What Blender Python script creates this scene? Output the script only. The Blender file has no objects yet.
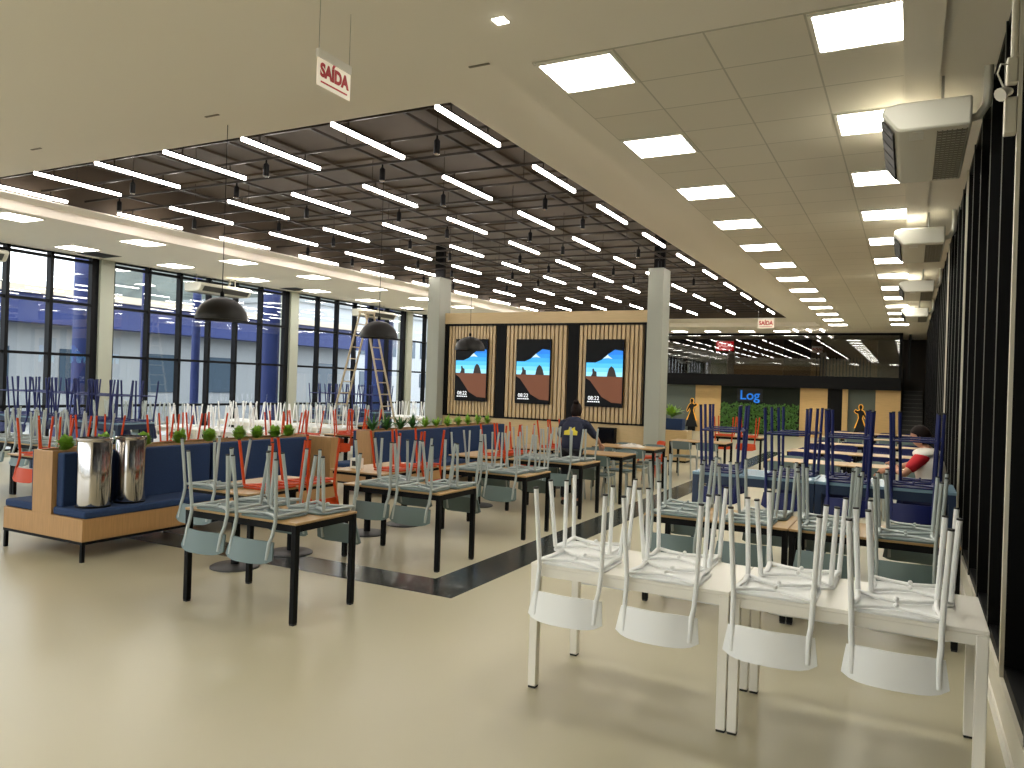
import bpy, bmesh, math, random
from mathutils import Vector, Matrix
random.seed(7)
PI = math.pi
S = bpy.context.scene
C = S.collection

# ------------------------------------------------------------------ materials
def lin(c):
    return tuple(((v/255)/12.92 if v/255 <= .04045 else ((v/255+.055)/1.055)**2.4) for v in c)
MATS = {}
def mat(name, rgb, rough=.5, metal=0., spec=.5, noise=None, coat=0.):
    """plain procedural surface; noise = (scale, amount, stretch xyz) varies the colour"""
    if name in MATS: return MATS[name]
    m = bpy.data.materials.new(name); m.use_nodes = True
    nt = m.node_tree; b = nt.nodes['Principled BSDF']
    c = lin(rgb)
    b.inputs['Base Color'].default_value = (*c, 1)
    b.inputs['Roughness'].default_value = rough
    b.inputs['Metallic'].default_value = metal
    b.inputs['Specular IOR Level'].default_value = spec
    b.inputs['Coat Weight'].default_value = coat
    if noise:
        sc, amt, st = noise
        tc = nt.nodes.new('ShaderNodeTexCoord'); mp = nt.nodes.new('ShaderNodeMapping')
        mp.inputs['Scale'].default_value = st
        nz = nt.nodes.new('ShaderNodeTexNoise'); nz.inputs['Scale'].default_value = sc
        nz.inputs['Detail'].default_value = 6
        rp = nt.nodes.new('ShaderNodeValToRGB')
        rp.color_ramp.elements[0].position = .2; rp.color_ramp.elements[1].position = .8; rp.color_ramp.interpolation = 'EASE'
        rp.color_ramp.elements[0].color = (*[v*(1-amt) for v in c], 1)
        rp.color_ramp.elements[1].color = (*[min(1, v*(1+amt)) for v in c], 1)
        nt.links.new(tc.outputs['Object'], mp.inputs['Vector']); nt.links.new(mp.outputs['Vector'], nz.inputs['Vector'])
        nt.links.new(nz.outputs['Fac'], rp.inputs['Fac']); nt.links.new(rp.outputs['Color'], b.inputs['Base Color'])
    MATS[name] = m
    return m
def emis(name, rgb, s):
    if name in MATS: return MATS[name]
    m = bpy.data.materials.new(name); m.use_nodes = True
    b = m.node_tree.nodes['Principled BSDF']
    b.inputs['Base Color'].default_value = (*lin(rgb), 1)
    b.inputs['Emission Color'].default_value = (*lin(rgb), 1)
    b.inputs['Emission Strength'].default_value = s
    MATS[name] = m
    return m
def glass(name, tint, ior, extra=0., rough=.01):
    """thin pane: fresnel reflection over a tinted see-through layer"""
    m = bpy.data.materials.new(name); m.use_nodes = True
    nt = m.node_tree; nt.nodes.clear()
    o = nt.nodes.new('ShaderNodeOutputMaterial'); mx = nt.nodes.new('ShaderNodeMixShader')
    t = nt.nodes.new('ShaderNodeBsdfTransparent'); t.inputs['Color'].default_value = (*tint, 1)
    g = nt.nodes.new('ShaderNodeBsdfGlossy'); g.inputs['Roughness'].default_value = rough
    f = nt.nodes.new('ShaderNodeLayerWeight'); f.inputs['Blend'].default_value = .5
    q = nt.nodes.new('ShaderNodeMath'); q.operation = 'POWER'; q.inputs[1].default_value = 4.5
    a = nt.nodes.new('ShaderNodeMath'); a.operation = 'MULTIPLY_ADD'; a.use_clamp = True; a.inputs[1].default_value = ior; a.inputs[2].default_value = extra
    nt.links.new(f.outputs['Facing'], q.inputs[0]); nt.links.new(q.outputs[0], a.inputs[0]); nt.links.new(a.outputs[0], mx.inputs['Fac'])
    nt.links.new(t.outputs[0], mx.inputs[1]); nt.links.new(g.outputs[0], mx.inputs[2])
    nt.links.new(mx.outputs[0], o.inputs['Surface'])
    return m

# ------------------------------------------------------------------ mesh builder
class MB:
    def __init__(s): s.v = []; s.f = []; s.m = []; s.cur = 0
    def add(s, vs, fs):
        n = len(s.v); s.v += [tuple(v) for v in vs]
        for f in fs: s.f.append(tuple(i+n for i in f)); s.m.append(s.cur)
        return s
    def box(s, x0, x1, y0, y1, z0, z1):
        return s.add([(x0,y0,z0),(x1,y0,z0),(x1,y1,z0),(x0,y1,z0),(x0,y0,z1),(x1,y0,z1),(x1,y1,z1),(x0,y1,z1)],
                     [(0,3,2,1),(4,5,6,7),(0,1,5,4),(1,2,6,5),(2,3,7,6),(3,0,4,7)])
    def tube(s, pts, r, n=8, flat=1., cap=True):
        pts = [Vector(p) for p in pts]; k = len(pts)
        rs = r if isinstance(r, (list, tuple)) else [r]*k
        vs = []; fs = []
        up = None
        for i, p in enumerate(pts):
            d = ((pts[min(i+1,k-1)]-p).normalized() + (p-pts[max(i-1,0)]).normalized())
            d = d.normalized() if d.length > 1e-6 else Vector((0,0,1))
            if up is None:
                up = Vector((0,0,1)) if abs(d.z) < .9 else Vector((0,1,0))
            a = d.cross(up).normalized(); b = a.cross(d).normalized(); up = b
            for j in range(n):
                t = 2*PI*j/n
                vs.append(p + a*(math.cos(t)*rs[i]) + b*(math.sin(t)*rs[i]*flat))
        for i in range(k-1):
            for j in range(n):
                j2 = (j+1) % n
                fs.append((i*n+j, (i+1)*n+j, (i+1)*n+j2, i*n+j2))
        if cap:
            fs.append(tuple(range(n))); fs.append(tuple((k-1)*n+j for j in reversed(range(n))))
        return s.add(vs, fs)
    def prism(s, out, z0, z1):
        n = len(out)
        vs = [(x,y,z0) for x,y in out]+[(x,y,z1) for x,y in out]
        fs = [tuple(reversed(range(n))), tuple(range(n,2*n))]+[(i,(i+1)%n,n+(i+1)%n,n+i) for i in range(n)]
        return s.add(vs, fs)
    def plate(s, out, o, ux, uy, t):
        """outline in a plane: origin o, axes ux uy, thickness t along ux x uy"""
        ux = Vector(ux); uy = Vector(uy); w = ux.cross(uy).normalized()*t; o = Vector(o); n = len(out)
        vs = [o+ux*x+uy*y for x,y in out]; vs += [v+w for v in vs]
        return s.add(vs, [tuple(reversed(range(n))), tuple(range(n,2*n))]+[(i,(i+1)%n,n+(i+1)%n,n+i) for i in range(n)])
    def lathe(s, prof, n=24, cx=0, cy=0):
        vs = []; fs = []; k = len(prof)
        for r, z in prof:
            for j in range(n):
                t = 2*PI*j/n; vs.append((cx+r*math.cos(t), cy+r*math.sin(t), z))
        for i in range(k-1):
            for j in range(n):
                j2 = (j+1) % n; fs.append((i*n+j, i*n+j2, (i+1)*n+j2, (i+1)*n+j))
        return s.add(vs, fs)
    def ball(s, c, r, n=12, k=8):
        rx, ry, rz = r if isinstance(r, (tuple, list)) else (r, r, r)
        prof = []
        vs = [(c[0], c[1], c[2]-rz)]; fs = []
        for i in range(1, k):
            p = -PI/2+PI*i/k
            for j in range(n):
                t = 2*PI*j/n
                vs.append((c[0]+rx*math.cos(p)*math.cos(t), c[1]+ry*math.cos(p)*math.sin(t), c[2]+rz*math.sin(p)))
        vs.append((c[0], c[1], c[2]+rz)); L = len(vs)-1
        for j in range(n):
            j2 = (j+1) % n
            fs.append((0, 1+j2, 1+j)); fs.append((L, 1+(k-2)*n+j, 1+(k-2)*n+j2))
            for i in range(k-2): fs.append((1+i*n+j, 1+i*n+j2, 1+(i+1)*n+j2, 1+(i+1)*n+j))
        return s.add(vs, fs)
    def mesh(s, name, m):
        me = bpy.data.meshes.new(name); me.from_pydata(s.v, [], s.f)
        for q in (m if isinstance(m, (list, tuple)) else [m]): me.materials.append(q)
        me.polygons.foreach_set('material_index', s.m)
        me.shade_smooth(); me.set_sharp_from_angle(angle=math.radians(35)); me.update()
        return me
    def build(s, name, m, parent=None, loc=None, bev=0.):
        o = bpy.data.objects.new(name, s.mesh(name, m)); C.objects.link(o)
        if parent: o.parent = parent
        if loc: o.location = loc
        if bev:
            b = o.modifiers.new('bevel', 'BEVEL'); b.width = bev; b.segments = 2; b.limit_method = 'ANGLE'
        return o
def B(*a): return MB().box(*a)

def tag(o, label, cat, group=None, kind=None):
    if label: o['label'] = label
    if cat: o['category'] = cat
    if group: o['group'] = group
    if kind: o['kind'] = kind
    return o
def thing(name, label, cat, loc=(0,0,0), rz=0, group=None):
    o = bpy.data.objects.new(name, None); C.objects.link(o); o.empty_display_size = .1
    o.location = loc; o.rotation_euler = (0,0,rz)
    return tag(o, label, cat, group)
def struct(o, label=None, cat=None): return tag(o, label, cat, None, 'structure')
def dup(src, label, loc, rot=(0,0,0), group=None):
    def cp(o, par):
        c = o.copy(); C.objects.link(c)
        if par: c.parent = par
        for ch in KIDS.get(o.name, []): cp(ch, c)
        return c
    r = src.copy(); C.objects.link(r)
    for ch in KIDS[src.name]: cp(ch, r)
    r.location = loc; r.rotation_euler = rot; r['label'] = label
    if group: r['group'] = group
    return r
KIDS = {}
def reg(root):
    """remember the children of a prototype before it is copied"""
    def rec(o):
        k = [c for c in C.objects if c.parent == o]; KIDS[o.name] = k
        for c in k: rec(c)
    rec(root); return root
def rrect(w, d, r, n=5, cx=0, cy=0):
    p = []
    for (sx, sy, a0) in ((1,1,0),(-1,1,PI/2),(-1,-1,PI),(1,-1,1.5*PI)):
        for i in range(n+1):
            a = a0+PI/2*i/n; p.append((cx+sx*(w/2-r)+r*math.cos(a), cy+sy*(d/2-r)+r*math.sin(a)))
    return p
def text_mesh(body, size, depth, bold=0.):
    cu = bpy.data.curves.new('t', 'FONT'); cu.body = body; cu.size = size; cu.extrude = depth; cu.offset = bold
    cu.align_x = 'CENTER'; cu.align_y = 'CENTER'
    o = bpy.data.objects.new('t', cu); C.objects.link(o)
    dg = bpy.context.evaluated_depsgraph_get()
    me = bpy.data.meshes.new_from_object(o.evaluated_get(dg))
    bpy.data.objects.remove(o); bpy.data.curves.remove(cu)
    return me
def text_obj(name, body, size, m, parent, M, depth=.002, bold=0., sx=1.):
    me = text_mesh(body, size, depth, bold); me.transform(M @ Matrix.Diagonal((sx,1,1,1)))
    me.materials.clear(); me.materials.append(m)
    o = bpy.data.objects.new(name, me); C.objects.link(o); o.parent = parent
    return o

# ------------------------------------------------------------------ camera
F_PX, RHO, H = 765., .0325, 1.78
TH = math.atan((910-512)/F_PX/math.cos(RHO))
fw = Vector((-math.sin(TH), math.cos(TH), 0)); rt = Vector((math.cos(TH), math.sin(TH), 0)); up = Vector((0,0,1))
r2 = rt*math.cos(RHO)+up*math.sin(RHO); u2 = -rt*math.sin(RHO)+up*math.cos(RHO)
cam = bpy.data.objects.new('camera', bpy.data.cameras.new('camera')); C.objects.link(cam)
M = Matrix.Identity(4)
for i in range(3): M[i][0] = r2[i]; M[i][1] = u2[i]; M[i][2] = -fw[i]
M[0][3], M[1][3], M[2][3] = 0, 0, H
cam.matrix_world = M
cam.data.sensor_width = 36; cam.data.lens = 36*F_PX/1024; cam.data.clip_end = 300
S.camera = cam

# ------------------------------------------------------------------ colours
PLASTER = mat('plaster', (239,233,222), .8)
CREAM = mat('cream_paint', (214,208,190), .6)
PILAR = mat('pillar_paint', (160,163,150), .6)
BLACK = mat('black_metal', (13,13,14), .5, spec=.12)
DARKROOF = mat('dark_deck', (70,58,43), .7, noise=(.8,.25,(1,1,1)))
GRID = mat('dark_steel', (48,42,36), .5, spec=.25)
WHITEP = mat('white_paint', (236,232,222), .4)
WHITESH = mat('white_shell', (238,239,238), .38)
GREYM = mat('grey_tube', (166,174,172), .38)
GREYS = mat('grey_shell', (98,116,116), .42)
ORANGE = mat('orange_paint', (196,66,12), .42, spec=.3)
NAVY = mat('navy_paint', (22,31,86), .42, spec=.35)
NAVYF = mat('navy_fabric', (31,54,92), .9, noise=(60,.12,(1,1,1)))
WOODT = mat('wood_top', (170,136,86), .4, noise=(6,.10,(1,14,1)))
WOODB = mat('wood_bench', (172,132,84), .5, noise=(5,.12,(14,14,1)))
WOODW = mat('wood_wall', (196,172,128), .5, noise=(4,.07,(1,1,14)))
STEEL = mat('polished_steel', (205,200,196), .12, metal=1.)
LEAF = mat('leaf_green', (140,182,66), .5, noise=(30,.25,(1,1,1)))
LEAFD = mat('palm_leaf', (62,112,50), .5, noise=(30,.25,(1,1,1)))
BLUEL = mat('blue_laminate', (120,150,170), .25)
BLUEE = mat('blue_edge', (20,42,72), .45)
ALU = mat('aluminium', (180,178,170), .35, metal=.6)
RUB = mat('rubber', (30,30,30), .7)
PANELE = emis('panel_light', (255,252,240), 13.0)
BARE = emis('bar_light', (255,246,238), 16.0)

CE = 4.23
XL, XR = -15.9, .475
Y0, Y1 = -3.0, 33.0
RX0, RX1, RY0, RY1 = -11.98, -3.87, 6.01, 28.0

# ------------------------------------------------------------------ floor
def floor_material():
    """worn beige vinyl: soft mottling and a little change of gloss"""
    m = mat('floor_vinyl', (184,177,147), .3, spec=.45)
    nt = m.node_tree; b = nt.nodes['Principled BSDF']
    tc = nt.nodes.new('ShaderNodeTexCoord'); n = nt.nodes.new('ShaderNodeTexNoise')
    n.inputs['Scale'].default_value = .9; n.inputs['Detail'].default_value = 3; n.inputs['Roughness'].default_value = .45
    r = nt.nodes.new('ShaderNodeMapRange'); r.inputs['To Min'].default_value = .29; r.inputs['To Max'].default_value = .35
    mx = nt.nodes.new('ShaderNodeMix'); mx.data_type = 'RGBA'
    mx.inputs['A'].default_value = (*lin((180,173,147)),1); mx.inputs['B'].default_value = (*lin((188,181,155)),1)
    nt.links.new(tc.outputs['Object'], n.inputs['Vector']); nt.links.new(n.outputs['Fac'], r.inputs['Value'])
    nt.links.new(r.outputs[0], b.inputs['Roughness']); nt.links.new(n.outputs['Fac'], mx.inputs['Factor'])
    nt.links.new(mx.outputs['Result'], b.inputs['Base Color'])
    return m
struct(B(XL-.3, XR+.3, Y0-.3, Y1+4, -.15, 0).build('floor', floor_material()), 'pale beige floor of the dining hall', 'floor')
def strip_material():
    m = mat('dark_tile', (42,47,46), .22, noise=(7,.35,(1,1,1)))
    nt = m.node_tree; b = nt.nodes['Principled BSDF']
    old = b.inputs['Base Color'].links[0].from_socket
    tc = nt.nodes.new('ShaderNodeTexCoord'); v = nt.nodes.new('ShaderNodeTexNoise')
    v.inputs['Scale'].default_value = 5; v.inputs['Detail'].default_value = 8; v.inputs['Distortion'].default_value = 1.5
    rp = nt.nodes.new('ShaderNodeValToRGB'); e = rp.color_ramp.elements
    e[0].position = .485; e[0].color = (0,0,0,1); e[1].position = .515; e[1].color = (0,0,0,1)
    x = rp.color_ramp.elements.new(.5); x.color = (.35,.35,.35,1)
    mx = nt.nodes.new('ShaderNodeMix'); mx.data_type = 'RGBA'
    mx.inputs['B'].default_value = (.32,.31,.28,1)
    nt.links.new(tc.outputs['Object'], v.inputs['Vector']); nt.links.new(v.outputs['Fac'], rp.inputs['Fac'])
    nt.links.new(rp.outputs['Color'], mx.inputs['Factor']); nt.links.new(old, mx.inputs['A'])
    nt.links.new(mx.outputs['Result'], b.inputs['Base Color'])
    return m
st = MB().prism([(-8.6,5.38),(-3.30,5.38),(-3.30,24.0),(-3.75,24.0),(-3.75,5.83),(-8.6,5.83)], 0, .003)
struct(st.build('trim_1', strip_material()), 'dark veined stone band set into the floor', 'floor band')
# ------------------------------------------------------------------ ceiling
SOF = 4.38                      # raised plaster margin around the recess
QX0, QX1, QY0, QY1 = -12.45, -2.95, 5.24, 29.6
c = MB()
c.box(XL-.3, XR+.3, Y0-.3, QY0, CE, CE+.3); c.box(XL-.3, XR+.3, QY1, Y1+4, CE, CE+.3)
c.box(XL-.3, QX0, QY0, QY1, CE, CE+.3); c.box(QX1, XR+.3, QY0, QY1, CE, CE+.3)
struct(c.build('ceiling', PLASTER), 'smooth plaster ceiling around the raised coffer', 'ceiling')
c = MB()
c.box(QX0, QX1, QY0, RY0, SOF, SOF+.02); c.box(QX0, QX1, RY1, QY1, SOF, SOF+.02)
c.box(QX0, RX0, RY0, RY1, SOF, SOF+.02); c.box(RX1, QX1, RY0, RY1, SOF, SOF+.02)
struct(c.build('trim_3', PLASTER), 'raised plaster margin framing the dark ceiling recess', 'ceiling margin')
c = MB()   # dark void above the recess
DZ = 5.1
c.box(RX0-.05, RX1+.05, RY0-.05, RY1+.05, DZ, DZ+.08)
c.box(RX0-.05, RX0, RY0-.05, RY1+.05, SOF+.02, DZ); c.box(RX1, RX1+.05, RY0-.05, RY1+.05, SOF+.02, DZ)
c.box(RX0, RX1, RY0-.05, RY0, SOF+.02, DZ); c.box(RX0, RX1, RY1, RY1+.05, SOF+.02, DZ)
for k in range(1, 14): c.box(RX0, RX1, RY0+k*1.58-.02, RY0+k*1.58+.02, DZ-.03, DZ)
for k in range(1, 6): c.box(RX0+k*1.33-.02, RX0+k*1.33+.02, RY0, RY1, DZ-.035, DZ)
struct(c.build('trim_2', DARKROOF), 'dark brown deck inside the ceiling recess', 'ceiling recess')
def tile_material():
    m = mat('ceiling_tile', (226,221,202), .85)
    nt = m.node_tree; b = nt.nodes['Principled BSDF']
    tc = nt.nodes.new('ShaderNodeTexCoord'); br = nt.nodes.new('ShaderNodeTexBrick')
    mp = nt.nodes.new('ShaderNodeMapping')
    mp.inputs['Location'].default_value = (2.625/.65, -5.2/.65, 0); mp.inputs['Scale'].default_value = (1/.65,1/.65,1)
    br.offset = 0; br.squash = 1
    br.inputs['Brick Width'].default_value = 1; br.inputs['Row Height'].default_value = 1
    br.inputs['Scale'].default_value = 1; br.inputs['Mortar Size'].default_value = .012; br.inputs['Mortar Smooth'].default_value = .2
    br.inputs['Color1'].default_value = (*lin((228,222,209)),1); br.inputs['Color2'].default_value = (*lin((225,219,206)),1)
    br.inputs['Mortar'].default_value = (*lin((192,187,174)),1)
    nt.links.new(tc.outputs['Object'], mp.inputs['Vector']); nt.links.new(mp.outputs['Vector'], br.inputs['Vector'])
    nt.links.new(br.outputs['Color'], b.inputs['Base Color'])
    return m
struct(B(-2.625, -.025, 5.2, 31.2, CE-.008, CE+.001).build('trim_4', tile_material()), 'field of square ceiling tiles along the right side', 'ceiling tiles')
struct(B(-.11, .13, Y0, Y1, CE-.06, CE).build('trim_5', PLASTER), 'flat plaster channel along the ceiling beside air units', 'ceiling channel')

# ------------------------------------------------------------------ left window wall
WF = mat('window_frame', (16,17,20), .55, spec=.12)
GL = glass('window_glass', (.95,.97,.98), .45, .06)
cols = [10.87-5.8*2, 10.87-5.8, 10.87, 16.7, 22.45, 28.2, 33.9]
w = MB().box(XL-.35, XL, Y0-.3, Y1+4, CE, CE+.12).box(XL-.35, XL, Y0-.3, Y1+4, -.15, .12)
for y in cols[:-1]: w.box(XL-.35, XL+.06, y-.16, y+.16, 0, CE)
struct(w.build('wall_left', PILAR), 'window wall with grey green posts between the bays', 'wall')
for i in range(len(cols)-1):
    a, b = cols[i]+.16, cols[i+1]-.16
    b = min(b, Y1)
    fr = MB()
    fr.box(XL-.14, XL-.01, a, a+.07, .12, CE); fr.box(XL-.14, XL-.01, b-.16, b, .12, CE)
    n = 6; p = (b-.16-a-.07)/n
    for k in range(1, n): fr.box(XL-.15, XL, a+.07+k*p-.035, a+.07+k*p+.035, .12, CE)
    for z in (.12, 1.0, 2.1, 3.2, CE-.1): fr.box(XL-.13, XL-.02, a, b, z-.028, z+.028)
    names = ['behind the camera','at far left beside the camera','leftmost in view, beside the blue stools','second from the left in view','behind the folding ladder','left of the slatted wall']
    win = struct(thing('window_%d' % (i+1), 'tall black framed window bay '+names[i], 'window', (XL, (a+b)/2, .12)))
    o = fr.build('window_frame', WF, win); o.matrix_parent_inverse = Matrix.Translation((-XL, -(a+b)/2, -.12))
    g = B(XL-.085, XL-.075, a+.02, b-.02, .13, CE-.05).build('glass_pane', GL, win); g.matrix_parent_inverse = o.matrix_parent_inverse

# ------------------------------------------------------------------ right wall: dark glazing between black fins
BG = mat('black_glass', (8,9,13), .12, spec=.4)
wr = MB().box(XR, XR+.35, Y0-.3, Y1+4, 0, .27)
wr.box(XR+.16, XR+.35, Y0-.3, Y1+4, .27, CE)
struct(wr.build('wall_right', [CREAM]), 'cream kerb and wall behind the dark glazing', 'wall')
bays = [-3.0, .4, 4.95, 9.5, 13.9, 18.4, 22.9, 27.4, 33.0]
rn = ['behind the camera','beside the camera','beside the foreground white tables','beside the blue high tables','beyond the person in red sleeves','in mid hall','further along the hall','beside the far stairs']
for i in range(len(bays)-1):
    a, b = bays[i], bays[i+1]
    win = struct(thing('window_%d' % (i+7), 'dark glazed bay of the right wall '+rn[i], 'window', (XR, (a+b)/2, .27)))
    inv = Matrix.Translation((-XR, -(a+b)/2, -.27))
    o = B(XR+.13, XR+.16, a+.06, b, .27, CE).build('glass_pane', BG, win); o.matrix_parent_inverse = inv
    f = MB(); t = MB()
    n = 5; p = (b-a)/n
    for k in range(1, n):
        y = a+k*p
        f.box(XR+.012, XR+.13, y-.03, y+.03, .27, CE)
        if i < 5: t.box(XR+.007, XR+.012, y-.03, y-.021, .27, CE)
    f.box(XR+.021, XR+.13, a+.0, a+.06, .27, CE); f.box(XR+.02, XR+.13, a+.06, b, .27, .33); f.box(XR+.02, XR+.13, a+.06, b, CE-.05, CE)
    o = f.build('window_fin', BLACK, win); o.matrix_parent_inverse = inv
    if t.v: o = t.build('edge_highlight', mat('fin_highlight',(120,120,114),.4), win); o.matrix_parent_inverse = inv  # pale strips put the highlights along the fin edges into colour
    o = B(XR-.0, XR+.02, a+.0, a+.04, .27, CE).build('window_post', CREAM if i in (2,3,4) else BLACK, win); o.matrix_parent_inverse = inv
struct(B(XR-.012, XR, Y0, Y1, 0, .09).build('baseboard_right', WHITEP), 'white skirting along the right wall', 'skirting')
wb = MB().box(XL-.3, XR+.3, Y0-.3, Y0, 0, .12).box(XL-.3, XR+.3, Y0-.3, Y0, 2.6, CE).box(XL+13.4, XR+.3, Y0-.3, Y0, .12, 2.6)
for x in (XL-.15, XL+6.7): wb.box(x-.15, x+.15, Y0-.3, Y0, .12, 2.6)
struct(wb.build('wall_back', CREAM), 'unseen wall behind the camera, glazing added to let daylight in', 'wall')
for i,(a,b) in enumerate(((XL, XL+6.55),(XL+6.85, XL+13.4))):  # unseen glazing, inferred from bluish chair backs, added to brighten the hall
    win = struct(thing('window_%d' % (i+16), 'added clear glazed bay behind the camera, '+('left','right')[i], 'window', ((a+b)/2, Y0-.1, .12)))
    inv = Matrix.Translation((-(a+b)/2, -Y0+.1, -.12))
    f = MB()
    for k in range(6): x = a+.03+(b-a-.06)*k/5; f.box(x-.03, x+.03, Y0-.13, Y0-.07, .12, 2.6)
    o = f.build('window_frame', WF, win); o.matrix_parent_inverse = inv
    o = B(a, b, Y0-.105, Y0-.095, .12, 2.6).build('glass_pane', GL, win); o.matrix_parent_inverse = inv

# ------------------------------------------------------------------ far end: mezzanine glazing over a ground floor front
FY = Y1
DARKB = mat('dark_brown', (48,38,28), .6); BRN = mat('brown_panel', (120,92,56), .6)
GRW = mat('grey_wall', (96,104,96), .7); GREENW = mat('green_panel', (70,96,34), .7)
WDF = mat('far_wood', (206,170,112), .55, noise=(3,.06,(1,1,8)))
far = struct(MB().box(XL-.3, XR+.3, FY+4, FY+4.2, 0, CE).build('wall_far', DARKB), 'dark back wall behind the upper glazing', 'wall')
struct(B(XL, -.32, FY, FY+.3, 2.0, 2.45).build('trim_6', BLACK), 'black beam below the upper glazing', 'beam')
struct(B(XL, -.32, FY+.1, FY+4, 2.38, 2.45).build('trim_7', DARKB), 'dark floor of the upper level', 'floor')
UG = glass('upper_glass', (.6,.6,.58), .5, .085, .004)
win = struct(thing('window_15', 'long dark upper window across the far end', 'window', (-8, FY, 2.45)))
inv = Matrix.Translation((8, -FY, -2.45))
o = B(XL, -.32, FY+.04, FY+.05, 2.45, CE).build('glass_pane', UG, win); o.matrix_parent_inverse = inv
f = MB()
for x in (-15.8, -11.2, -.36, -.06): f.box(x-.05, x+.05, FY, FY+.1, 2.45, CE)
f.box(XL, -.3, FY, FY+.08, 2.45, 2.5); f.box(XL, -.3, FY, FY+.08, CE-.09, CE)
o = f.build('window_frame', BLACK, win); o.matrix_parent_inverse = inv
up_ = [(-9.6,-8.5,GRW,'grey'),(-8.45,-7.75,GREENW,'green'),(-7.7,-5.2,BRN,'left brown'),(-4.0,-1.3,BRN,'right brown')]
for k,(a,b,m_,n_) in enumerate(up_):
    struct(B(a, b, FY+3.7, FY+3.95, 2.5, CE-.02).build('trim_%d' % (8+k), m_), n_+' wall section seen through the upper window', 'wall panel')
s = MB()
for k in range(17): s.box(-3.6+.13*k, -3.55+.13*k, FY+2.0, FY+2.05, 2.45, 3.35)
tag(s.build('slat_screen', BLACK), 'dark vertical slat rail behind the upper window', 'railing')
# ground floor front, left to right
def front(n, a, b, m_, lab, y=FY+.3, z1=2.0, d=.2): return struct(B(a, b, y, y+d, 0, z1).build('trim_%d' % n, m_), lab, 'wall panel')
front(12, XL, -8.3, GRW, 'grey wall left of the pale wood panel at the far end')
front(13, -8.3, -7.2, WDF, 'pale wood panel between grey wall and plant wall')
front(14, -7.2, -4.0, mat('plant_backing', (20,28,18), .9), 'dark backing of the plant wall')
front(15, -4.0, -2.95, WDF, 'pale wood panel right of the plant wall')
front(16, -2.95, -2.4, BLACK, 'black panel between two pale wood panels')
front(17, -2.4, -2.2, WDF, 'thin pale wood strip left of the dancer niche')
front(18, -2.2, -1.2, GRW, 'grey niche wall behind the dancer figure', FY+.5)
front(19, -1.2, -.32, WDF, 'pale wood panel left of the dark stairs')
# green wall: small leaves
random.seed(3)
g = MB()
for k in range(2600):
    x = random.uniform(-7.15, -4.05); z = random.uniform(.05, 1.27); y = FY+.28-random.random()*.06
    a = random.uniform(0, 2*PI); l = random.uniform(.05, .1)
    dx, dz = math.cos(a)*l, math.sin(a)*l; px, pz = -math.sin(a)*l*.4, math.cos(a)*l*.4
    g.add([(x,y,z),(x+dx/2+px,y-.02,z+dz/2+pz),(x+dx,y-.035,z+dz),(x+dx/2-px,y-.01,z+dz/2-pz)], [(0,1,2,3)])
tag(g.build('plant_wall', mat('wall_leaf', (60,104,30), .6, noise=(9,.4,(1,1,1)))), 'dense green plant wall under the blue letters', 'plant wall', kind='stuff')
NB = emis('blue_neon', (24,110,205), .38)
t = thing('letter_sign', 'blue glowing letters on the dark panel above the plant wall', 'sign', (-6.0, FY+.27, 1.62))
text_obj('lettering', 'Log', .56, NB, t, Matrix.Rotation(PI/2, 4, 'X'), .012, .006)
B(-.52,.52,.012,.028,-.24,.3).build('backing_panel', mat('sign_back',(18,22,22),.6), t)
# dancer cut-outs
def dancer(x, y, h, lab, flip=1):
    t = thing('dancer_figure', lab, 'wall figure', (x, y, .18)); B(-.16,.16,-.02,.05,-.18,0).build('pedestal', BLACK, t)
    out = [(-.30,0),(.30,0),(.24,.16),(.10,.52),(.07,.60),(.11,.72),(.19,.62),(.22,.58),(.25,.62),(.17,.78),(.12,.86),(.04,.89),(.04,.92),(.075,.97),(.07,1.04),(.03,1.08),(-.03,1.07),(-.06,1.02),(-.05,.96),(-.025,.92),(-.03,.89),(-.12,.86),(-.2,.9),(-.24,.84),(-.16,.78),(-.09,.76),(-.06,.62),(-.10,.50),(-.22,.18)]
    k = h/1.08
    out = [(a*k*flip*.8, b*k) for a,b in out]
    if flip < 0: out.reverse()
    MB().plate(out, (0,0,0), (1,0,0), (0,0,1), .02).build('silhouette', mat('matt_black',(12,12,12),.8), t)
    cx = sum(a for a,b in out)/len(out)
    big = []
    n = len(out)
    for i,(a,b) in enumerate(out):
        p, q = out[i-1], out[(i+1)%n]; dx, dy = q[0]-p[0], q[1]-p[1]; L = math.hypot(dx,dy) or 1
        big.append((a+dy/L*.028, max(.25*k, b-dx/L*.028)))
    MB().plate(big, (0,.03,0), (1,0,0), (0,0,1), .01).build('gold_outline', emis('gold_glow', (226,160,50), .42), t)
dancer(-2.08+.35, FY+.44, 1.22, 'black dancer figure with gold outline in grey niche')
dancer(-8.42, FY+.25, 1.22, 'black dancer figure with gold outline left of pale wood panel', -1)
# stairs
t = thing('staircase', 'dark staircase beside the pale wood panel at the far right', 'staircase', (.1, FY-.2, 0))
sm = mat('stair_dark', (34,32,30), .5); ss = mat('stair_nose', (70,68,64), .4)
a = MB(); b = MB()
for k in range(12):
    a.box(-.38,.36, .3*k, .3*k+.34, .17*k, .17*k+.14); b.box(-.38,.36, .3*k-.01, .3*k+.03, .17*k+.14, .17*k+.17)
a.build('steps', sm, t); b.build('step_nosing', ss, t)
MB().tube([(-.36,0,.95),(-.36,3.5,2.95)], .02).tube([(-.36,0,0),(-.36,0,.95)], .02).tube([(-.36,3.3,1.9),(-.36,3.3,2.83)], .02).build('handrail', BLACK, t)
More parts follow.
